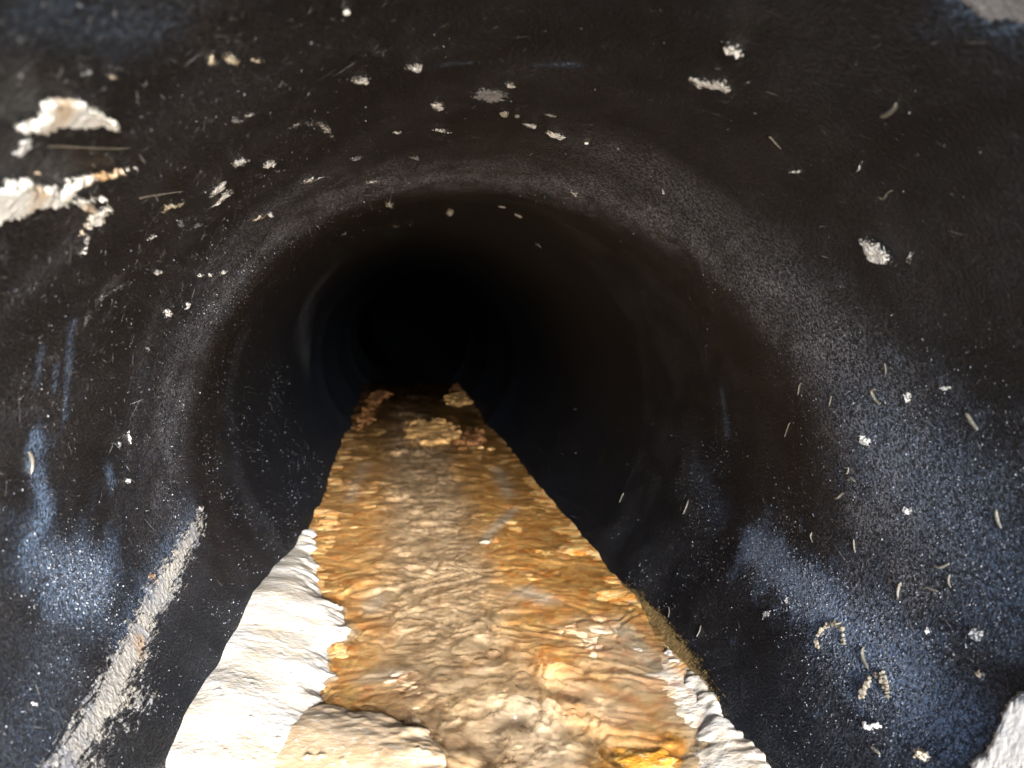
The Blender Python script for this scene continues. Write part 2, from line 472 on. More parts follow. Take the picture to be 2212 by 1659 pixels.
WH = LW + wave(X, Y)
def mat_water():
    t = NT('tea_brown_water')
    n1 = t.noise(14 / R, 4, 0.6, dist=0.6); n2 = t.noise(45 / R, 3, 0.6)
    c = t.mix(t.ramp(n1, [(0.35, 0), (0.65, 1)]), (0.50, 0.32, 0.18), (0.84, 0.64, 0.42))
    c = t.mix(t.math('MULTIPLY', t.attr('orange'), 0.8), c, t.mix(n1, (0.78, 0.32, 0.04), (0.92, 0.60, 0.20)))
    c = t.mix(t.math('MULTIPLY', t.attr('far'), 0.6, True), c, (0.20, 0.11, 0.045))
    c = t.mix(t.math('MULTIPLY', t.attr('white'), 0.6), c, (0.78, 0.70, 0.56))
    c = t.mix(t.math('SUBTRACT', t.attr('far'), 1.0, True), c, (0.012, 0.007, 0.004))  # water colour carries the same painted fade to dark
    p = t.pbr(c, 0.05, None, 0.6)
    tr = t.n('ShaderNodeBsdfTransparent'); tr.inputs[0].default_value = (1.0, 0.95, 0.87, 1)
    rf = t.n('ShaderNodeBsdfRefraction'); rf.inputs['IOR'].default_value = 1.33; rf.inputs['Roughness'].default_value = 0.0
    rf.inputs['Color'].default_value = (1.0, 0.95, 0.87, 1)
    m0 = t.n('ShaderNodeMixShader'); m0.inputs[0].default_value = 0.42
    t.l(tr.outputs[0], m0.inputs[1]); t.l(rf.outputs[0], m0.inputs[2])
    mx = t.n('ShaderNodeMixShader'); mx.inputs[0].default_value = 0.15
    t.l(m0.outputs[0], mx.inputs[1]); t.l(p.outputs[0], mx.inputs[2])
    fr = t.n('ShaderNodeFresnel'); fr.inputs[0].default_value = 1.33
    gl = t.n('ShaderNodeBsdfGlossy'); gl.inputs['Roughness'].default_value = 0.03
    my = t.n('ShaderNodeMixShader')
    t.l(t.math('MULTIPLY', fr.outputs[0], 0.6), my.inputs[0]); t.l(mx.outputs[0], my.inputs[1]); t.l(gl.outputs[0], my.inputs[2]); t.l(my.outputs[0], t.out.inputs[0])
    return t.m
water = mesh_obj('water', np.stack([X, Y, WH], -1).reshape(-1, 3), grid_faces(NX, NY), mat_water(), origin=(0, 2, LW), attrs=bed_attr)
tag(water, kind='structure')

# ------------------------------------------------------------------ crusts on the wall and in the stream
def poly_sd(u, v, poly):
    """signed distance to a closed polygon, positive inside"""
    d = np.full(u.shape, 1e9); ins = np.zeros(u.shape, bool)
    n = len(poly)
    for i in range(n):
        a, b = poly[i], poly[(i + 1) % n]
        e = b - a; L2 = float(e @ e) + 1e-15
        t = np.clip(((u - a[0]) * e[0] + (v - a[1]) * e[1]) / L2, 0, 1)
        d = np.minimum(d, np.hypot(u - a[0] - t * e[0], v - a[1] - t * e[1]))
        if abs(b[1] - a[1]) > 1e-12:
            c = ((a[1] > v) != (b[1] > v)) & (u < (b[0] - a[0]) * (v - a[1]) / (b[1] - a[1]) + a[0])
            ins ^= c
    return np.where(ins, d, -d)

def compact(verts, faces):
    used = np.unique(faces)
    m = np.full(len(verts), -1); m[used] = np.arange(len(used))
    return verts[used], m[faces], used

SEED = [100]
def wall_crust(name, px, mat, thick=0.02, rag=0.5, soft=0.35, rough=0.35, step=2.0, maxn=170, lumps=0.5, fade=0.12, label=None, cat=None, group=None):
    """a raised crust that follows the wall: px is its outline, thick its height (in R)"""
    SEED[0] += 3; sd = SEED[0]
    thick = thick * 0.42
    px = np.asarray(px, float)
    uv = uv_of(px)
    ext_px = max(np.ptp(px[:, 0]), np.ptp(px[:, 1]))
    u0, v0 = uv.min(0); u1, v1 = uv.max(0)
    mu, mv = 0.12 * (u1 - u0) + 1e-4, 0.12 * (v1 - v0) + 1e-4
    n = int(np.clip(ext_px / step, 9, maxn))
    asp = (v1 - v0) / max(u1 - u0, 1e-6)
    nu = n if ext_px < 60 else max(int(n), 12)
    nv = nu
    U, V = np.meshgrid(np.linspace(u0 - mu, u1 + mu, nu), np.linspace(v0 - mv, v1 + mv, nv), indexing='ij')
    # work in coordinates normalised to the patch so that long thin patches stay ragged evenly
    sc = np.array([u1 - u0, v1 - v0]) + 1e-6
    q = (uv - np.array([u0, v0])) / sc
    A, B = (U - u0) / sc[0], (V - v0) / sc[1]
    d = poly_sd(A, B, q)
    fr = max(4.0, ext_px / 22.0)
    s_ = d + 0.09 * rag * fbm(A * fr, B * fr, sd, 4, 0.65) + 0.05 * rag * fbm(A * fr * 4, B * fr * 4, sd + 9, 2)
    wd = soft * 0.35
    h = thick * (sstep(0, wd, s_) * (1 - lumps * 0.5) + lumps * 0.5 * np.clip(0.5 + fbm(A * fr * 1.2, B * fr * 1.2, sd + 4, 4), 0, 1.6) * sstep(0, wd * 0.7, s_))
    h = h + rough * min(thick, 0.008) * 0.5 * perlin(A * fr * 5, B * fr * 5, sd + 6) * sstep(0, 0.05, s_)
    h = np.where(s_ > 0, np.maximum(h, 0.0012), -0.004)
    Pw = wall_pt(U, V, h).reshape(-1, 3)
    F = grid_faces(nu, nv)
    ok = (s_.ravel()[F] > 0).any(1)
    if ok.sum() < 2:
        ok = (d.ravel()[F] > -0.1).any(1)
    vv, ff, us = compact(Pw, F[ok])
    o = mesh_obj(name, vv, ff, mat, attrs={'cov': np.clip(s_.ravel()[us] / fade, 0, 1.5)})
    return tag(o, label, cat, group)

def oval(cx, cy, hl, hw, ang, n=14, irr=0.28, pinch=0.0):
    a = math.radians(ang)
    out = []
    for k in range(n):
        t = 2 * math.pi * k / n
        e = 1 + irr * random.uniform(-1, 1)
        x = hl * math.cos(t) * e
        y = hw * math.sin(t) * e * (1 - pinch * abs(math.cos(t)))
        out.append((cx + x * math.cos(a) - y * math.sin(a), cy + x * math.sin(a) + y * math.cos(a)))
    return out

def slab(name, px, hplane, mat, hfun, rag=0.02, step=0.008, edge=0.05, drop=0.09, label=None, cat=None, group=None, attrs=None):
    """a crust lying in the stream: outline traced on a level plane, hfun(x, y, inside_distance) gives its top"""
    SEED[0] += 3; sd = SEED[0]
    q = np.array([plane_at(a, b, hplane) for a, b in px])
    x0, y0 = q.min(0) - 0.05; x1, y1 = q.max(0) + 0.05
    nx = int(np.clip((x1 - x0) / step, 10, 260)); ny = int(np.clip((y1 - y0) / step, 10, 330))
    A, B = np.meshgrid(np.linspace(x0, x1, nx), np.linspace(y0, y1, ny), indexing='ij')
    d = poly_sd(A, B, q) + rag * fbm(A * 9, B * 9, sd, 4, 0.6)
    e = np.clip(d / edge, 0, 1)
    prof = np.sqrt(np.clip(1 - (1 - e) ** 2, 0, 1))
    top = hfun(A, B, d)
    base = hplane - drop
    H = base + (top - base) * prof
    H = np.where(d > 0, H, base)
    F = grid_faces(nx, ny)
    ok = (d.ravel()[F] > 0).any(1)
    vv, ff, used = compact(np.stack([A, B, H], -1).reshape(-1, 3), F[ok])
    o = mesh_obj(name, vv, ff, mat)
    return tag(o, label, cat, group)

def wrinkle(x, y, sd, k=1.0):
    wx = x + 0.06 * fbm(x * 5, y * 4, sd + 5, 3)
    wy = y + 0.10 * fbm(x * 4, y * 3, sd, 3) + 0.15 * x
    amt = np.clip(0.5 + 1.1 * fbm(x * 3, y * 3, sd + 6, 2), 0, 1.2)
    r = perlin(wx * 4.5, wy * 9, sd + 1)
    return k * (0.007 * r * amt + 0.006 * fbm(wx * 12, wy * 15, sd + 2, 4, 0.6) + 0.018 * fbm(x * 3, y * 3.2, sd + 3, 2))

def nodules(x, y, sd, n, rmin, rmax, x0, x1, y0, y1):
    rg = np.random.default_rng(sd)
    h = np.zeros(x.shape)
    for _ in range(n):
        cx, cy, r = rg.uniform(x0, x1), rg.uniform(y0, y1), rg.uniform(rmin, rmax)
        h = np.maximum(h, r * 0.9 * np.clip(1 - ((x - cx) ** 2 + (y - cy) ** 2) / (r * r), 0, 1) ** 0.7)
    return h

def left_top(x, y, d):
    xw = -math.sqrt(1 - 0.64 ** 2)
    up = 0.07 * sstep(4.1, 2.9, y) * sstep(-0.46, -0.80, x) + 0.01 * sstep(-0.3, -0.7, x)
    fade = sstep(4.6, 3.3, y)
    return LW + 0.006 + 0.022 * fade + up + wrinkle(x, y, 301, 0.10) + 0.010 * fbm(x * 3.5, y * 3, 305, 2) + nodules(x, y, 5, 220, 0.002, 0.006, -0.8, -0.15, 1.4, 3.9)
slab('lime_crust', [(250, 1659), (250, 1800), (650, 1800), (730, 1659), (735, 1540), (738, 1505), (750, 1450), (752, 1400), (786, 1362), (768, 1306), (716, 1286),
                    (702, 1230), (704, 1185), (706, 1140), (640, 1140), (560, 1180), (480, 1280), (380, 1400), (300, 1540)],
     LW, M_CREAM, left_top, rag=0.022, edge=0.15, label='thick white lime crust spilling down the left edge of the stream', cat='crust')
def lobe_top(x, y, d):
    return LW + 0.034 + 0.012 * sstep(0, 0.3, d) + wrinkle(x, y, 331, 0.15) + nodules(x, y, 9, 40, 0.004, 0.010, -0.6, 0.1, 1.2, 2.3)
slab('lime_lobe', [(330, 1659), (300, 1900), (900, 1900), (985, 1720), (992, 1659), (978, 1600), (930, 1552), (830, 1520), (730, 1495), (640, 1500), (540, 1535), (430, 1590), (350, 1630)],
     LW + 0.03, M_TAN, lobe_top, rag=0.025, edge=0.22, drop=0.05, label='smooth tan rounded lobe of lime crust at the bottom, in front of the white crust', cat='crust')
def rbank_top(x, y, d):
    return LW + 0.008 + 0.022 * sstep(0.52, 0.75, x) + wrinkle(x, y, 361, 0.05)
slab('lime_bank', [(1740, 1740), (1670, 1640), (1610, 1560), (1555, 1490), (1500, 1440), (1440, 1385), (1425, 1405), (1462, 1470), (1485, 1540), (1478, 1600), (1462, 1659), (1455, 1760)],
     LW, M_CREAM, rbank_top, rag=0.035, edge=0.12, drop=0.03, label='bright white lime bank where the right wall meets the stream', cat='crust')
M_ORANGE = mat_crust('orange_crust', (0.74, 0.30, 0.03), (0.82, 0.46, 0.10), (0.86, 0.66, 0.34), 7, 0.35, 40, 0.5)
M_AMBER = mat_crust('amber_crust', (0.52, 0.32, 0.11), (0.42, 0.24, 0.08), (0.64, 0.5, 0.28), 12, 0.4, 45, 0.5)
slab('orange_mound', [(1275, 1740), (1285, 1659), (1300, 1605), (1350, 1580), (1400, 1590), (1440, 1570), (1485, 1590), (1490, 1640), (1480, 1740)],
     LW, M_ORANGE, lambda x, y, d: LW + 0.007 + wrinkle(x, y, 377, 0.3), rag=0.04, edge=0.15, drop=0.03, label='wet orange iron-stained mound beside the white bank on the right', cat='crust')

# big crusts on the walls
CRUSTS = [
    ('lime_flake', [(27, 282), (32, 262), (60, 255), (72, 248), (84, 236), (80, 214), (104, 204), (170, 212), (205, 228), (222, 246), (250, 258), (262, 276), (240, 274), (205, 264), (170, 268), (130, 266), (92, 280), (60, 276)],
     M_FLAKE, 0.03, 0.9, 'cream and orange lime flake high on the left wall, shaped like a fish'),
    ('lime_flake', [(-60, 392), (-10, 390), (30, 378), (70, 372), (60, 392), (112, 392), (118, 404), (150, 388), (120, 384), (170, 374), (230, 362), (293, 356), (262, 372), (195, 386), (165, 402), (150, 422), (215, 420), (222, 430), (160, 434), (115, 440), (70, 446), (40, 462), (0, 474), (-60, 500)],
     M_FLAKE, 0.035, 0.7, 'large bright white lime flake with pointed fingers at the left edge'),
    ('lime_flake', [(155, 432), (175, 424), (215, 440), (250, 438), (240, 458), (225, 476), (196, 490), (170, 506), (176, 484), (192, 462), (165, 448)],
     M_FLAKE, 0.025, 1.3, 'speckled cream flake hanging below the big white flake'),
    ('lime_flake', [(184, 505), (194, 510), (190, 535), (180, 556), (176, 550), (182, 528)], M_FLECK, 0.012, 1.2, 'thin grainy drip under the speckled cream flake'),
    ('lime_flake', [(30, 330), (50, 300), (72, 296), (70, 312), (52, 330), (36, 344)], M_FLECK, 0.010, 1.6, 'grainy white scatter between the two big flakes on the left'),
    ('lime_streak', [(432, 1096), (445, 1112), (442, 1148), (420, 1190), (400, 1240), (388, 1288), (352, 1326), (342, 1362), (326, 1398), (330, 1422), (305, 1450), (318, 1474), (340, 1498), (332, 1530),
                     (308, 1528), (300, 1560), (278, 1558), (250, 1566), (264, 1598), (232, 1606), (210, 1612), (222, 1650), (205, 1720), (60, 1720), (80, 1650), (122, 1590), (170, 1530), (192, 1482), (228, 1420), (268, 1352), (302, 1290), (338, 1228), (390, 1150)],
     M_STREAK, 0.008, 1.5, 'long grey lime streak running down the lower left wall'),
    ('lime_chunk', [(2290, 1440), (2205, 1492), (2182, 1522), (2166, 1545), (2172, 1568), (2152, 1606), (2120, 1628), (2106, 1662), (2100, 1740), (2290, 1740)],
     M_WHITE, 0.10, 0.5, 'thick white lime chunk in the lower right corner'),
    ('silt_fringe', [(1268, 1205), (1322, 1240), (1384, 1275), (1440, 1330), (1490, 1392), (1528, 1445), (1560, 1510), (1550, 1545), (1440, 1440), (1370, 1360), (1300, 1280), (1262, 1225)],
     M_SILT, 0.014, 1.4, 'fuzzy mustard silt fringe creeping up the right wall from the water'),
    ('lime_flake', [(626, 276), (650, 260), (690, 257), (718, 272), (722, 300), (708, 296), (690, 276), (660, 270)], M_FLECK, 0.010, 0.9, 'grey crescent-shaped lime flake on the upper left of the roof'),
    ('lime_flake', [(1480, 160), (1500, 158), (1530, 170), (1570, 172), (1594, 198), (1570, 200), (1530, 192), (1500, 186)], M_FLECK, 0.016, 0.8, 'long white flake with a grey tail high on the upper right wall'),
    ('lime_flake', [(1856, 508), (1872, 505), (1900, 520), (1925, 545), (1935, 570), (1905, 572), (1880, 555), (1868, 535)], M_FLECK, 0.04, 0.5, 'large bright white lime blob on the right wall'),
    ('lime_flake', [(1018, 196), (1040, 188), (1075, 192), (1100, 204), (1090, 216), (1050, 222), (1020, 212)], M_GREYF, 0.012, 1.5, 'soft grey dusty flake in the middle of the roof'),
    ('lime_flake', [(2068, -20), (2080, 2), (2110, 26), (2140, 44), (2180, 40), (2212, 52), (2260, 30), (2260, -40)], M_GREYF, 0.012, 1.0, 'pale grey patch in the top right corner'),
    ('lime_flake', [(166, 690), (190, 672), (215, 642), (240, 622), (300, 600), (296, 606), (245, 632), (222, 650), (200, 680), (180, 712)], M_GREYF, 0.006, 0.9, 'thin curved lime edge around the dark patch on the left wall'),
]
for nm, px, mt, th, rg_, lb in CRUSTS:
    if nm == 'lime_chunk':
        wall_crust(nm, px, mt, th, rag=0.45, soft=0.5, rough=0.0, lumps=0.0, step=4.0, label=lb, cat='crust')
        continue
    small = max(np.ptp(np.array(px)[:, 0]), np.ptp(np.array(px)[:, 1])) < 140
    wall_crust(nm, px, mt, th, rag=rg_ * (1.0 if small else 0.55), soft=0.5 if small else 0.15, lumps=0.5 if small else 0.12, rough=0.35 if small else 0.12, fade=0.22 if small else (0.16 if nm == 'silt_fringe' else 0.10 if nm == 'lime_streak' else 0.06), label=lb, cat='crust')

# single flecks of lime on the wall: centre, half length, half width, tilt, material, height, label
W, G, T = M_FLECK, M_GREYF, M_TANF
FLECKS = [
    (779, 173, 27, 12, 0, W, .016, 'flat-topped white fleck on the roof, left of the kite-shaped one'),
    (898, 144, 22, 11, 5, W, .020, 'kite-shaped white fleck on the roof, topmost of three'),
    (945, 228, 20, 11, 0, W, .016, 'rounded white fleck on the roof below the kite-shaped one'),
    (1103, 184, 13, 7, 10, W, .010, 'small white fleck beside the grey dusty flake on the roof'),
    (1190, 248, 20, 4, 14, G, .008, 'thin grey streak above the two long white flecks on the roof'),
    (1147, 270, 24, 6, 14, W, .010, 'left one of two long white flecks in line on the roof'),
    (1202, 292, 27, 8, 17, W, .016, 'brighter right one of two long white flecks in line on the roof'),
    (858, 286, 12, 4, 5, W, .008, 'small white dash on the roof, left of the lens-shaped fleck'),
    (957, 282, 22, 5, 8, W, .012, 'lens-shaped white fleck near the crown of the roof'),
    (806, 393, 22, 4, -8, W, .010, 'slim pale fleck on the grey ring at the left of the roof'),
    (768, 342, 18, 6, -12, G, .010, 'grey fleck just above the ring, left of the crown'),
    (898, 342, 13, 6, 20, G, .010, 'grey fleck just above the ring, below the crown'),
    (841, 437, 10, 11, 0, W, .03, 'round pale nub beyond the ring, the left one of two'),
    (972, 456, 9, 9, 0, W, .03, 'round pale nub beyond the ring, the right one of two'),
    (1241, 418, 12, 5, 38, W, .012, 'slanting white fleck just inside the ring at upper right'),
    (1433, 414, 5, 8, 0, W, .012, 'small white dot on the ring at upper right'),
    (1338, 322, 17, 3, 38, G, .008, 'thin grey slanting streak on the ring at upper right'),
    (1120, 466, 13, 3, 25, W, .010, 'short pale dash deep inside beyond the ring, lower of the cluster'),
    (1086, 447, 10, 3, 10, W, .010, 'short pale dash deep inside beyond the ring, upper of the cluster'),
    (1163, 530, 13, 3, 42, G, .010, 'thin slanting dash deep inside on the right of the roof'),
    (855, 488, 9, 3, 0, G, .010, 'faint dash deep inside below the round nubs'),
    (744, 504, 10, 3, -30, G, .010, 'faint slanting dash deep inside on the left'),
    (470, 408, 28, 9, -42, W, .012, 'upper one of two parallel slanting white flecks on the left wall'),
    (484, 424, 34, 8, -40, W, .010, 'lower one of two parallel slanting white flecks on the left wall'),
    (367, 446, 30, 9, -18, T, .014, 'tan and white fleck right of the speckled cream flake'),
    (518, 349, 20, 11, -22, W, .018, 'left one of two bright kite-shaped flecks on the upper left wall'),
    (584, 352, 20, 9, -22, W, .018, 'right one of two bright kite-shaped flecks on the upper left wall'),
    (600, 369, 16, 4, 0, G, .008, 'grey smear below the right kite-shaped fleck'),
    (671, 388, 31, 5, -18, W, .012, 'long pale blade-shaped fleck above the ring on the left'),
    (510, 260, 16, 8, 0, G, .010, 'grey fleck left of the crescent-shaped flake'),
    (540, 247, 19, 4, -14, W, .008, 'narrow pale fleck above the grey one left of the crescent'),
    (456, 130, 9, 12, 30, T, .012, 'leftmost of three tan flecks near the top'),
    (500, 128, 20, 9, 15, T, .014, 'middle and largest of three tan flecks near the top'),
    (557, 130, 14, 5, 0, T, .012, 'rightmost of three tan flecks near the top'),
    (240, 163, 15, 5, 15, T, .012, 'small orange fleck above the fish-shaped flake'),
    (376, 131, 24, 4, 20, G, .008, 'grey scratch-like streak left of the three tan flecks'),
    (188, 154, 17, 3, -25, G, .008, 'short grey streak rising to the right, above the fish-shaped flake'),
    (252, 146, 42, 5, 14, G, .008, 'long grey streak sloping down right above the orange fleck'),
    (117, 69, 58, 5, 9, G, .008, 'long pale streak in the top left corner'),
    (560, 470, 22, 5, -22, T, .012, 'orange-tailed fleck above the ring on the left'),
    (330, 511, 13, 5, -30, W, .010, 'small grainy fleck below the tan and white one on the left wall'),
    (391, 482, 9, 9, 0, G, .010, 'grainy grey spot on the left wall above the dark patch'),
    (428, 486, 14, 6, -15, G, .010, 'grainy grey smear on the left wall toward the ring'),
    (1587, 101, 34, 9, 29, W, .030, 'bright white peg-shaped fleck at the top right'),
    (1716, 369, 18, 5, -4, W, .014, 'short white bar on the upper right wall'),
    (1857, 362, 9, 6, -40, W, .014, 'small white spot right of the short white bar'),
    (1967, 552, 8, 14, 15, W, .020, 'short white smear right of the large bright blob'),
    (1961, 857, 7, 19, -5, W, .016, 'upright white oval on the right wall'),
    (2040, 838, 20, 6, 5, W, .014, 'wavy white bar right of the upright oval'),
    (1870, 951, 13, 17, -20, W, .030, 'bright white drop-shaped blob on the right wall at mid height'),
    (1961, 1103, 12, 10, 40, W, .020, 'white chip on the right wall above the blue film'),
    (1701, 1297, 5, 10, 20, W, .018, 'small upright cream chip on the pale blue film'),
    (1755, 1300, 14, 3, 12, G, .008, 'faint buff streak on the pale blue film'),
    (1656, 1327, 14, 8, -40, G, .016, 'grey crumb left of the cream chip on the lower right wall'),
    (1995, 1631, 22, 17, 0, T, .030, 'tan crumbly blob near the bottom right'),
    (2110, 1369, 17, 20, 0, G, .030, 'round pale grey blob on the lower right wall'),
    (2005, 1362, 6, 11, 0, W, .014, 'small white oval left of the round pale grey blob'),
    (2117, 1455, 11, 11, 0, T, .018, 'round tan dot below the round pale grey blob'),
    (362, 675, 12, 11, -30, W, .020, 'soft white spot on the left wall inside the ring'),
    (406, 659, 6, 12, 35, W, .012, 'slanting white chip right of the soft white spot'),
    (342, 588, 13, 6, -15, W, .012, 'leftmost chip in the row along the left of the ring'),
    (433, 595, 7, 5, -20, W, .012, 'second chip in the row along the left of the ring'),
    (454, 594, 7, 5, -20, W, .012, 'third chip in the row along the left of the ring'),
    (483, 588, 12, 5, -18, W, .012, 'rightmost chip in the row along the left of the ring'),
    (320, 754, 5, 6, -20, G, .012, 'small grey dot on the left wall at mid height'),
    (279, 944, 5, 17, -4, W, .012, 'upright white sliver on the left wall'),
    (258, 960, 4, 10, 8, G, .010, 'short upright grey sliver beside the white one on the left wall'),
    (277, 1038, 7, 7, 0, W, .014, 'white dot on the left wall beside the blue spots'),
    (433, 1099, 10, 10, 0, W, .014, 'soft white cap at the top of the grey streak'),
    (75, 1520, 9, 6, 20, W, .012, 'small white chip left of the grey streak near the bottom'),
    (583, 463, 7, 8, 0, W, .02, 'round pale nub at the end of the orange-tailed fleck'),
]
for cx, cy, hl, hw, an, mt, th, lb in FLECKS:
    wall_crust('lime_fleck', oval(cx, cy, hl, hw, an, pinch=0.25), mt, th * 1.2, rag=1.0, soft=0.8, lumps=0.8, step=1.3, fade=0.3, label=lb, cat='fleck')

# the small white tile-like chip has a raised back edge
wall_crust('lime_chip', [(1866, 1560), (1876, 1556), (1880, 1566), (1902, 1560), (1906, 1572), (1880, 1578), (1868, 1576)], M_FLECK, 0.03, rag=0.4, soft=0.3,
           label='white tile-like chip near the bottom right', cat='chip')

# ------------------------------------------------------------------ larvae, threads and caddis cases on the wall
def tube_on_wall(name, px, r, mat, lift=0.8, taper=0.55, nseg=14, nr=8, seg=0.0, label=None, cat=None, group=None):
    q = uv_of(px)
    t = np.linspace(0, 1, len(q)); tt = np.linspace(0, 1, nseg)
    deg = min(len(q) - 1, 3)
    cu = np.polyval(np.polyfit(t, q[:, 0], deg), tt); cv = np.polyval(np.polyfit(t, q[:, 1], deg), tt)
    rr = r * (1 - (1 - taper) * np.abs(2 * tt - 0.9) ** 2.2) * (1 + seg * np.sin(tt * 60))
    rr[0] *= 0.35; rr[-1] *= 0.3
    C = wall_pt(cu, cv, r * lift)
    T_ = np.gradient(C, axis=0); T_ /= np.linalg.norm(T_, axis=1)[:, None] + 1e-12
    N_ = -np.stack([np.cos(cu), 0 * cu, np.sin(cu)], -1)
    B_ = np.cross(T_, N_); B_ /= np.linalg.norm(B_, axis=1)[:, None] + 1e-12
    vv = []
    for k in range(nr):
        a = 2 * math.pi * k / nr
        vv.append(C + rr[:, None] * (math.cos(a) * N_ + math.sin(a) * B_))
    vv = np.stack(vv, 1).reshape(-1, 3)
    F = [(i * nr + k, i * nr + (k + 1) % nr, (i + 1) * nr + (k + 1) % nr, (i + 1) * nr + k) for i in range(nseg - 1) for k in range(nr)]
    F += [tuple(range(nr))[::-1], tuple((nseg - 1) * nr + k for k in range(nr))]
    return tag(mesh_obj(name, vv, F, mat), label, cat, group)

LARVAE = [
    ([(1902, 247), (1914, 245), (1926, 238), (1934, 228), (1937, 219)], .0085, 'plump yellow crescent-shaped larva on the upper right wall'),
    ([(1661, 294), (1670, 302), (1680, 313), (1689, 322)], .0035, 'thin straight tan larva on the upper right wall'),
    ([(1898, 424), (1908, 427), (1914, 424), (1918, 414), (1930, 411)], .0045, 'kinked pale larva on the upper right wall below the white bar'),
    ([(1724, 853), (1726, 842), (1728, 832), (1732, 827)], .0045, 'tan rod-like larva standing upright on the right wall'),
    ([(1696, 944), (1699, 934), (1703, 922), (1707, 912)], .0045, 'tan rod-like larva below the upright one on the right wall'),
    ([(2088, 890), (2096, 903), (2106, 918), (2115, 928)], .007, 'buff larva sloping down near the right edge'),
    ([(1803, 1076), (1812, 1074), (1818, 1068), (1824, 1066)], .006, 'short golden larva on the right wall above the blue film'),
    ([(1832, 1038), (1840, 1035), (1848, 1041)], .005, 'tiny arched larva above the golden one'),
    ([(1828, 1024), (1833, 1018), (1833, 1008)], .004, 'tiny upright pale larva above the arched one'),
    ([(1895, 842), (1884, 843), (1888, 858), (1898, 868), (1904, 868)], .006, 'white curled larva left of the upright white oval'),
    ([(1911, 784), (1914, 797), (1914, 810)], .0035, 'thin upright pale larva above the curled one'),
    ([(1792, 878), (1795, 862), (1797, 855)], .0035, 'faint slender larva left of the curled one'),
    ([(2019, 1219), (2030, 1225), (2042, 1222), (2053, 1216)], .006, 'wavy cream larva at lower right'),
    ([(1998, 1267), (2012, 1272), (2028, 1278)], .005, 'straight cream larva below the wavy one'),
    ([(2054, 1240), (2050, 1255), (2056, 1270)], .004, 'thin bluish larva beside the wavy cream one'),
    ([(1948, 1258), (1942, 1272), (1941, 1294)], .006, 'upright buff larva on the lower right wall'),
    ([(1868, 1398), (1864, 1415), (1870, 1432), (1877, 1447)], .007, 'grey curved larva between the two arched cases'),
    ([(1845, 1164), (1846, 1182), (1849, 1194)], .004, 'thin white larva above the pale blue film'),
    ([(2154, 1100), (2156, 1120), (2165, 1142)], .006, 'curved tan larva near the right edge at lower height'),
    ([(1880, 1612), (1893, 1622), (1902, 1630)], .006, 'buff larva below the tile-like chip'),
    ([(1755, 1150), (1752, 1160), (1757, 1172)], .004, 'faint arched larva on the lower right wall'),
    ([(60, 977), (66, 986), (68, 1005), (64, 1025)], .006, 'curved orange-tan larva beside the blue streak on the left'),
    ([(1338, 1086), (1344, 1072), (1348, 1064)], .0035, 'tiny pale larva on the dark wall right of the stream'),
    ([(1442, 1310), (1446, 1318), (1444, 1334)], .0035, 'hook-shaped pale larva just above the silt fringe'),
    ([(1505, 1376), (1512, 1362), (1514, 1350)], .0035, 'slender curved larva right of the silt fringe'),
    ([(1476, 1111), (1482, 1098), (1488, 1080)], .004, 'slender white larva on the right wall far from the stream edge'),
]
for px, r, lb in LARVAE:
    tube_on_wall('larva', px, r * 0.66, M_LARVA, lift=0.5, label=lb, cat='larva', seg=0.06)
THREADS = [
    ([(100, 315), (160, 316), (220, 319), (290, 318)], .0022, 'fine pale thread under the fish-shaped flake'),
    ([(300, 428), (340, 420), (400, 412)], .0018, 'fine faint thread right of the speckled cream flake'),
]
for px, r, lb in THREADS:
    tube_on_wall('thread', px, r * 0.7, M_CASE, lift=1.0, label=lb, cat='thread')
# two caddis cases: arches of stuck sand grains
def ico(sub=1):
    t = (1 + 5 ** 0.5) / 2
    v = np.array([(-1, t, 0), (1, t, 0), (-1, -t, 0), (1, -t, 0), (0, -1, t), (0, 1, t), (0, -1, -t), (0, 1, -t), (t, 0, -1), (t, 0, 1), (-t, 0, -1), (-t, 0, 1)], float)
    f = [(0, 11, 5), (0, 5, 1), (0, 1, 7), (0, 7, 10), (0, 10, 11), (1, 5, 9), (5, 11, 4), (11, 10, 2), (10, 7, 6), (7, 1, 8), (3, 9, 4), (3, 4, 2), (3, 2, 6), (3, 6, 8), (3, 8, 9), (4, 9, 5), (2, 4, 11), (6, 2, 10), (8, 6, 7), (9, 8, 1)]
    v /= np.linalg.norm(v, axis=1)[:, None]
    for _ in range(sub):
        vl = v.tolist(); cache = {}; nf = []
        def mid(a, b):
            k = (min(a, b), max(a, b))
            if k not in cache:
                m = (np.array(vl[a]) + np.array(vl[b])) / 2
                vl.append((m / np.linalg.norm(m)).tolist()); cache[k] = len(vl) - 1
            return cache[k]
        for a, b, c in f:
            x, y, z = mid(a, b), mid(b, c), mid(c, a)
            nf += [(a, x, z), (b, y, x), (c, z, y), (x, y, z)]
        v, f = np.array(vl), nf
    return v, np.array(f)
IV0, IF0 = ico(0); IV1, IF1 = ico(1); IV2, IF2 = ico(2)
def grain_cloud(cu, cv, rr, lift=0.4):
    C = wall_pt(cu, cv, rr * lift)
    n = len(C)
    sc = 1 + 0.35 * RNG.uniform(-1, 1, (n, 1, 3))
    vv = C[:, None, :] + IV0[None] * rr[:, None, None] * sc
    ff = IF0[None] + (np.arange(n) * 12)[:, None, None]
    return vv.reshape(-1, 3), ff.reshape(-1, 3)
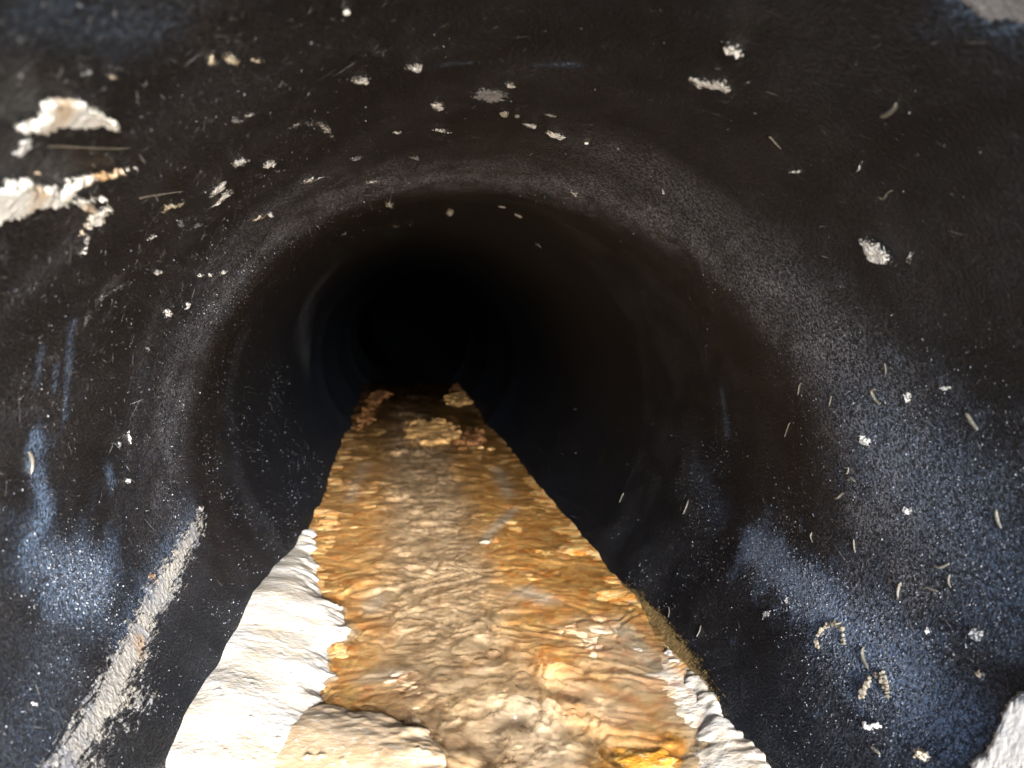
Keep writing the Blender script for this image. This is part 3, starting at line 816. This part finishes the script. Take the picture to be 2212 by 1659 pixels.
def caddis(paths, label):
    e = bpy.data.objects.new('caddis_case', None)
    q0 = uv_of([paths[0][0]])[0]
    base = wall_pt(q0[0], q0[1])
    e.location = base * R
    e.empty_display_size = 0.01
    COL.objects.link(e)
    for path, n, r in [(p, 30, .0055) for p in paths]:
        q = uv_of(path); t = np.linspace(0, 1, len(q)); tt = np.sort(RNG.uniform(0, 1, n))
        cu = np.interp(tt, t, q[:, 0]) + RNG.normal(0, .004, n); cv = np.interp(tt, t, q[:, 1]) + RNG.normal(0, .004, n)
        vv, ff = grain_cloud(cu, cv, r * RNG.uniform(.5, 1.2, n), 0.9)
        o = mesh_obj('case_arm', vv, ff, M_CASE, e, origin=base, smooth=False)
        o.location = (0, 0, 0)
    return tag(e, label, 'caddis case')
caddis([[(1770, 1403), (1765, 1385), (1776, 1365), (1788, 1352), (1800, 1343)], [(1805, 1345), (1817, 1352), (1823, 1370), (1823, 1390)]], 'upper of two arched sandy cases on the lower right wall')
caddis([[(1868, 1512), (1864, 1500), (1874, 1480), (1884, 1464), (1896, 1456)], [(1902, 1458), (1914, 1466), (1919, 1484), (1920, 1504)]], 'lower of two arched sandy cases on the lower right wall')
# ring-shaped tan pebble and bead on the roof
def pebble(name, cx, cy, r, mat, label, plane=None, squash=0.75, group=None):
    rg = np.random.default_rng(int(cx * 7 + cy))
    v = IV2.copy()
    ph = rg.uniform(0, 6, 6)
    v = v * (1 + 0.14 * np.sin(v[:, :1] * 3 + ph[0]) + 0.12 * np.sin(v[:, 1:2] * 3.5 + ph[1]) + 0.1 * np.cos(v[:, 2:] * 4 + ph[2]))
    v = v * np.array([1.25, 1.0, squash])
    if plane is None:
        q = wall_at(cx, cy); c = wall_pt(q[0], q[1], r * 0.5)
    else:
        x, y = plane_at(cx, cy, plane); c = np.array([x, y, plane])
    return tag(mesh_obj(name, c + v * r, IF2, mat), label, 'pebble', group)
pebble('pebble', 1089, 242, .010, M_CASE, 'tiny tan pebble stuck to the roof above the long white flecks')
pebble('pebble', 1117, 249, .006, M_LARVA, 'tiny pale bead right of the tan pebble on the roof')
pebble('pebble', 748, 23, .005, M_WHITE, 'tiny bright dot at the top edge, left of centre')
pebble('pebble', 1267, 308, .005, M_WHITE, 'tiny bright bead on the ring right of the long white flecks')
# pebbles in the stream
M_PEB = mat_crust('wet_pebble', (0.40, 0.235, 0.09), (0.24, 0.135, 0.05), (0.48, 0.33, 0.17), 12, 0.3, 40, 0.3)
M_RUST = mat_crust('rust_pebble', (0.13, 0.06, 0.022), (0.09, 0.04, 0.016), (0.2, 0.11, 0.05), 12, 0.35, 40, 0.3)
def knob(x, y, d, sd, hh=0.05):
    k = np.zeros(x.shape)
    rg = np.random.default_rng(sd)
    x0, x1, y0, y1 = x.min(), x.max(), y.min(), y.max()
    for _ in range(int(14 + 10 * (x1 - x0) * (y1 - y0) / 0.2)):
        cx, cy, r = rg.uniform(x0, x1), rg.uniform(y0, y1), rg.uniform(0.05, 0.13)
        k = np.maximum(k, np.sqrt(np.clip(1 - ((x - cx) ** 2 + ((y - cy) * 0.8) ** 2) / (r * r), 0, 1)))
    return LW + 0.012 + hh * k ** 1.5 + 0.014 * fbm(x * 9, y * 7, sd, 3)
def knobbly(name, px, mt, sd, hh, lb):
    slab(name, px, LW + 0.01, mt, lambda x, y, d: knob(x, y, d, sd, hh), rag=0.10, step=0.012, edge=0.08, drop=0.04, label=lb, cat='crust')
knobbly('knobbly_crust', [(872, 935), (885, 915), (905, 905), (925, 912), (945, 902), (968, 910), (985, 930), (1003, 938), (980, 950), (940, 960), (905, 958), (880, 948)], M_PEB, 3, 0.018,
        'pale knobbly clump standing out of the far stream')
knobbly('knobbly_crust', [(985, 955), (1005, 940), (1035, 925), (1050, 940), (1030, 958), (1005, 968)], M_RUST, 5, 0.025, 'rust-brown clump right of the pale knobbly one')
knobbly('knobbly_crust', [(960, 862), (975, 852), (1000, 846), (1018, 852), (1022, 870), (1000, 876), (972, 872)], M_PEB, 8, 0.016, 'tan knobbly clump at the far right end of the stream')
knobbly('knobbly_crust', [(972, 834), (990, 828), (1005, 834), (998, 845), (978, 843)], M_RUST, 9, 0.015, 'small rusty clump at the very far lip of the stream')
knobbly('knobbly_crust', [(800, 852), (822, 842), (845, 850), (830, 862), (810, 875), (800, 900), (780, 930), (775, 915), (795, 880)], M_RUST, 12, 0.012, 'brown jagged clump at the far left edge of the stream')
for cx, cy, r, mt, lb in ((1061, 972, .028, M_PEB, 'single pale pebble at the right edge of the far stream'), (1038, 968, .022, M_PEB, 'small tan pebble left of the pale one'),
                          (1046, 1172, .022, M_CASE, 'round grey pebble in the stream at mid distance')):
    pebble('pebble', cx, cy, r, mt, lb, plane=LW - 0.004, group='pebbles in the stream')

# ------------------------------------------------------------------ scuffs and hair-fine scrape marks
n = 2600
su = np.where(RNG.uniform(0, 1, n) < 0.6, RNG.normal(2.45, 0.42, n), RNG.uniform(-0.6, math.pi + 0.6, n)); sz_ = 0.5 + 2.9 * RNG.uniform(0, 1, n) ** 1.2
sl = 0.004 * np.exp(RNG.normal(0.5, 0.75, n)); sw = 0.0009 * np.exp(RNG.normal(0, 0.4, n))
an = np.where(RNG.uniform(0, 1, n) < 0.6, RNG.normal(0.9, 0.35, n), RNG.uniform(0, math.pi, n))
du, dz = np.cos(an), np.sin(an)
pts = []
for k, hh in ((-1, 0.0), (-0.3, 1.0), (0.4, 0.9), (1, 0.0)):
    pts.append(wall_pt(su + k * sl * du - sw * dz * hh, sz_ + k * sl * dz + sw * du * hh, 0.0012 * hh + 0.0002))
    pts.append(wall_pt(su + k * sl * du + sw * dz * hh, sz_ + k * sl * dz - sw * du * hh, 0.0012 * hh + 0.0002))
sv = np.stack(pts, 1).reshape(-1, 3)
sf = (np.array([(0, 1, 3, 2), (2, 3, 5, 4), (4, 5, 7, 6)])[None] + (np.arange(n) * 8)[:, None, None]).reshape(-1, 4)
M_SCUFF = mat_crust('scuff', (0.30, 0.30, 0.32), (0.14, 0.14, 0.15), (0.42, 0.42, 0.42), 6, 0.6, 60)
tag(mesh_obj('lime_scuffs', sv, sf, M_SCUFF, smooth=False), 'hair-fine pale scrape marks scattered over the black wall', 'scuffs', kind='stuff')

# ------------------------------------------------------------------ lime grit dotted all over the wall
n = 95000
gu = RNG.uniform(-0.75, math.pi + 0.75, n); gz_ = 0.55 + 5.5 * RNG.uniform(0, 1, n) ** 1.4
dens = 0.10 + 0.9 * np.exp(-((gu + 0.3) / 0.5) ** 2) * (gz_ < 3.4) + 0.3 * np.exp(-((gu - math.pi - 0.4) / 0.4) ** 2)
dens = np.maximum(dens, 0.8 * np.exp(-((gz_ - np.interp(gu, TH_K, ZC_K) + 0.2) / 0.3) ** 2))
dens = dens * np.clip(0.45 + 1.3 * fbm(gu * 3, gz_ * 2.5, 71, 4), 0.04, 1)
keep = RNG.uniform(0, 1, n) < dens
gu, gz_ = gu[keep], gz_[keep]
for pl, wd, m in (([(1625, 1175), (1720, 1260), (1815, 1350)], 0.05, 6000), ([(1815, 1350), (1960, 1480), (2090, 1600)], 0.07, 6000), ([(1900, 900), (2050, 1060), (2150, 1240)], 0.16, 4000), ([(75, 1230), (180, 1250), (230, 1280)], 0.06, 1500)):
    q = uv_of(pl); t_ = RNG.uniform(0, len(q) - 1.001, m); i_ = t_.astype(int); f_ = (t_ - i_)[:, None]
    pq = q[i_] * (1 - f_) + q[i_ + 1] * f_ + RNG.normal(0, wd, (m, 2))
    gu = np.concatenate([gu, pq[:, 0]]); gz_ = np.concatenate([gz_, pq[:, 1]])
gr = np.clip(0.00075 * np.exp(RNG.normal(0, 0.5, len(gu))), 0.0004, 0.0026)
OV = np.array([(1, 0, 0), (-1, 0, 0), (0, 1, 0), (0, -1, 0), (0, 0, 1), (0, 0, -1)], float)
OF = np.array([(0, 2, 4), (2, 1, 4), (1, 3, 4), (3, 0, 4), (2, 0, 5), (1, 2, 5), (3, 1, 5), (0, 3, 5)])
vv = (wall_pt(gu, gz_, gr * 0.5)[:, None, :] + OV[None] * gr[:, None, None] * (1 + 0.4 * RNG.uniform(-1, 1, (len(gu), 6, 1)))).reshape(-1, 3)
ff = (OF[None] + (np.arange(len(gu)) * 6)[:, None, None]).reshape(-1, 3)
M_GRIT = mat_crust('lime_grit', (0.26, 0.28, 0.32), (0.14, 0.155, 0.185), (0.40, 0.41, 0.44), 20, 0.7, 90)
tag(mesh_obj('lime_grit', vv, ff, M_GRIT, smooth=False), 'fine pale lime grit dotted over the black wall', 'grit', kind='stuff')

for o in list(scene.objects):
    if o.parent is None and o.type in ('MESH', 'EMPTY'):
        o.matrix_world = M @ Matrix.Translation(o.location)

gn = 40
gx, gy = np.meshgrid(np.linspace(-1, 1, gn), np.linspace(0, 1, gn), indexing='ij')
gxx = np.sign(gx) * np.abs(gx) ** 3 * 3000; gyy = -0.42 - gy ** 3 * 6000
gz = -1.12 + 0.03 * fbm(gxx * 0.5, gyy * 0.5, 91, 3)
ground = mesh_obj('ground', np.stack([gxx, gyy, gz], -1).reshape(-1, 3), grid_faces(gn, gn), gm, origin=(0, 0, 0))
tag(ground, kind='structure')
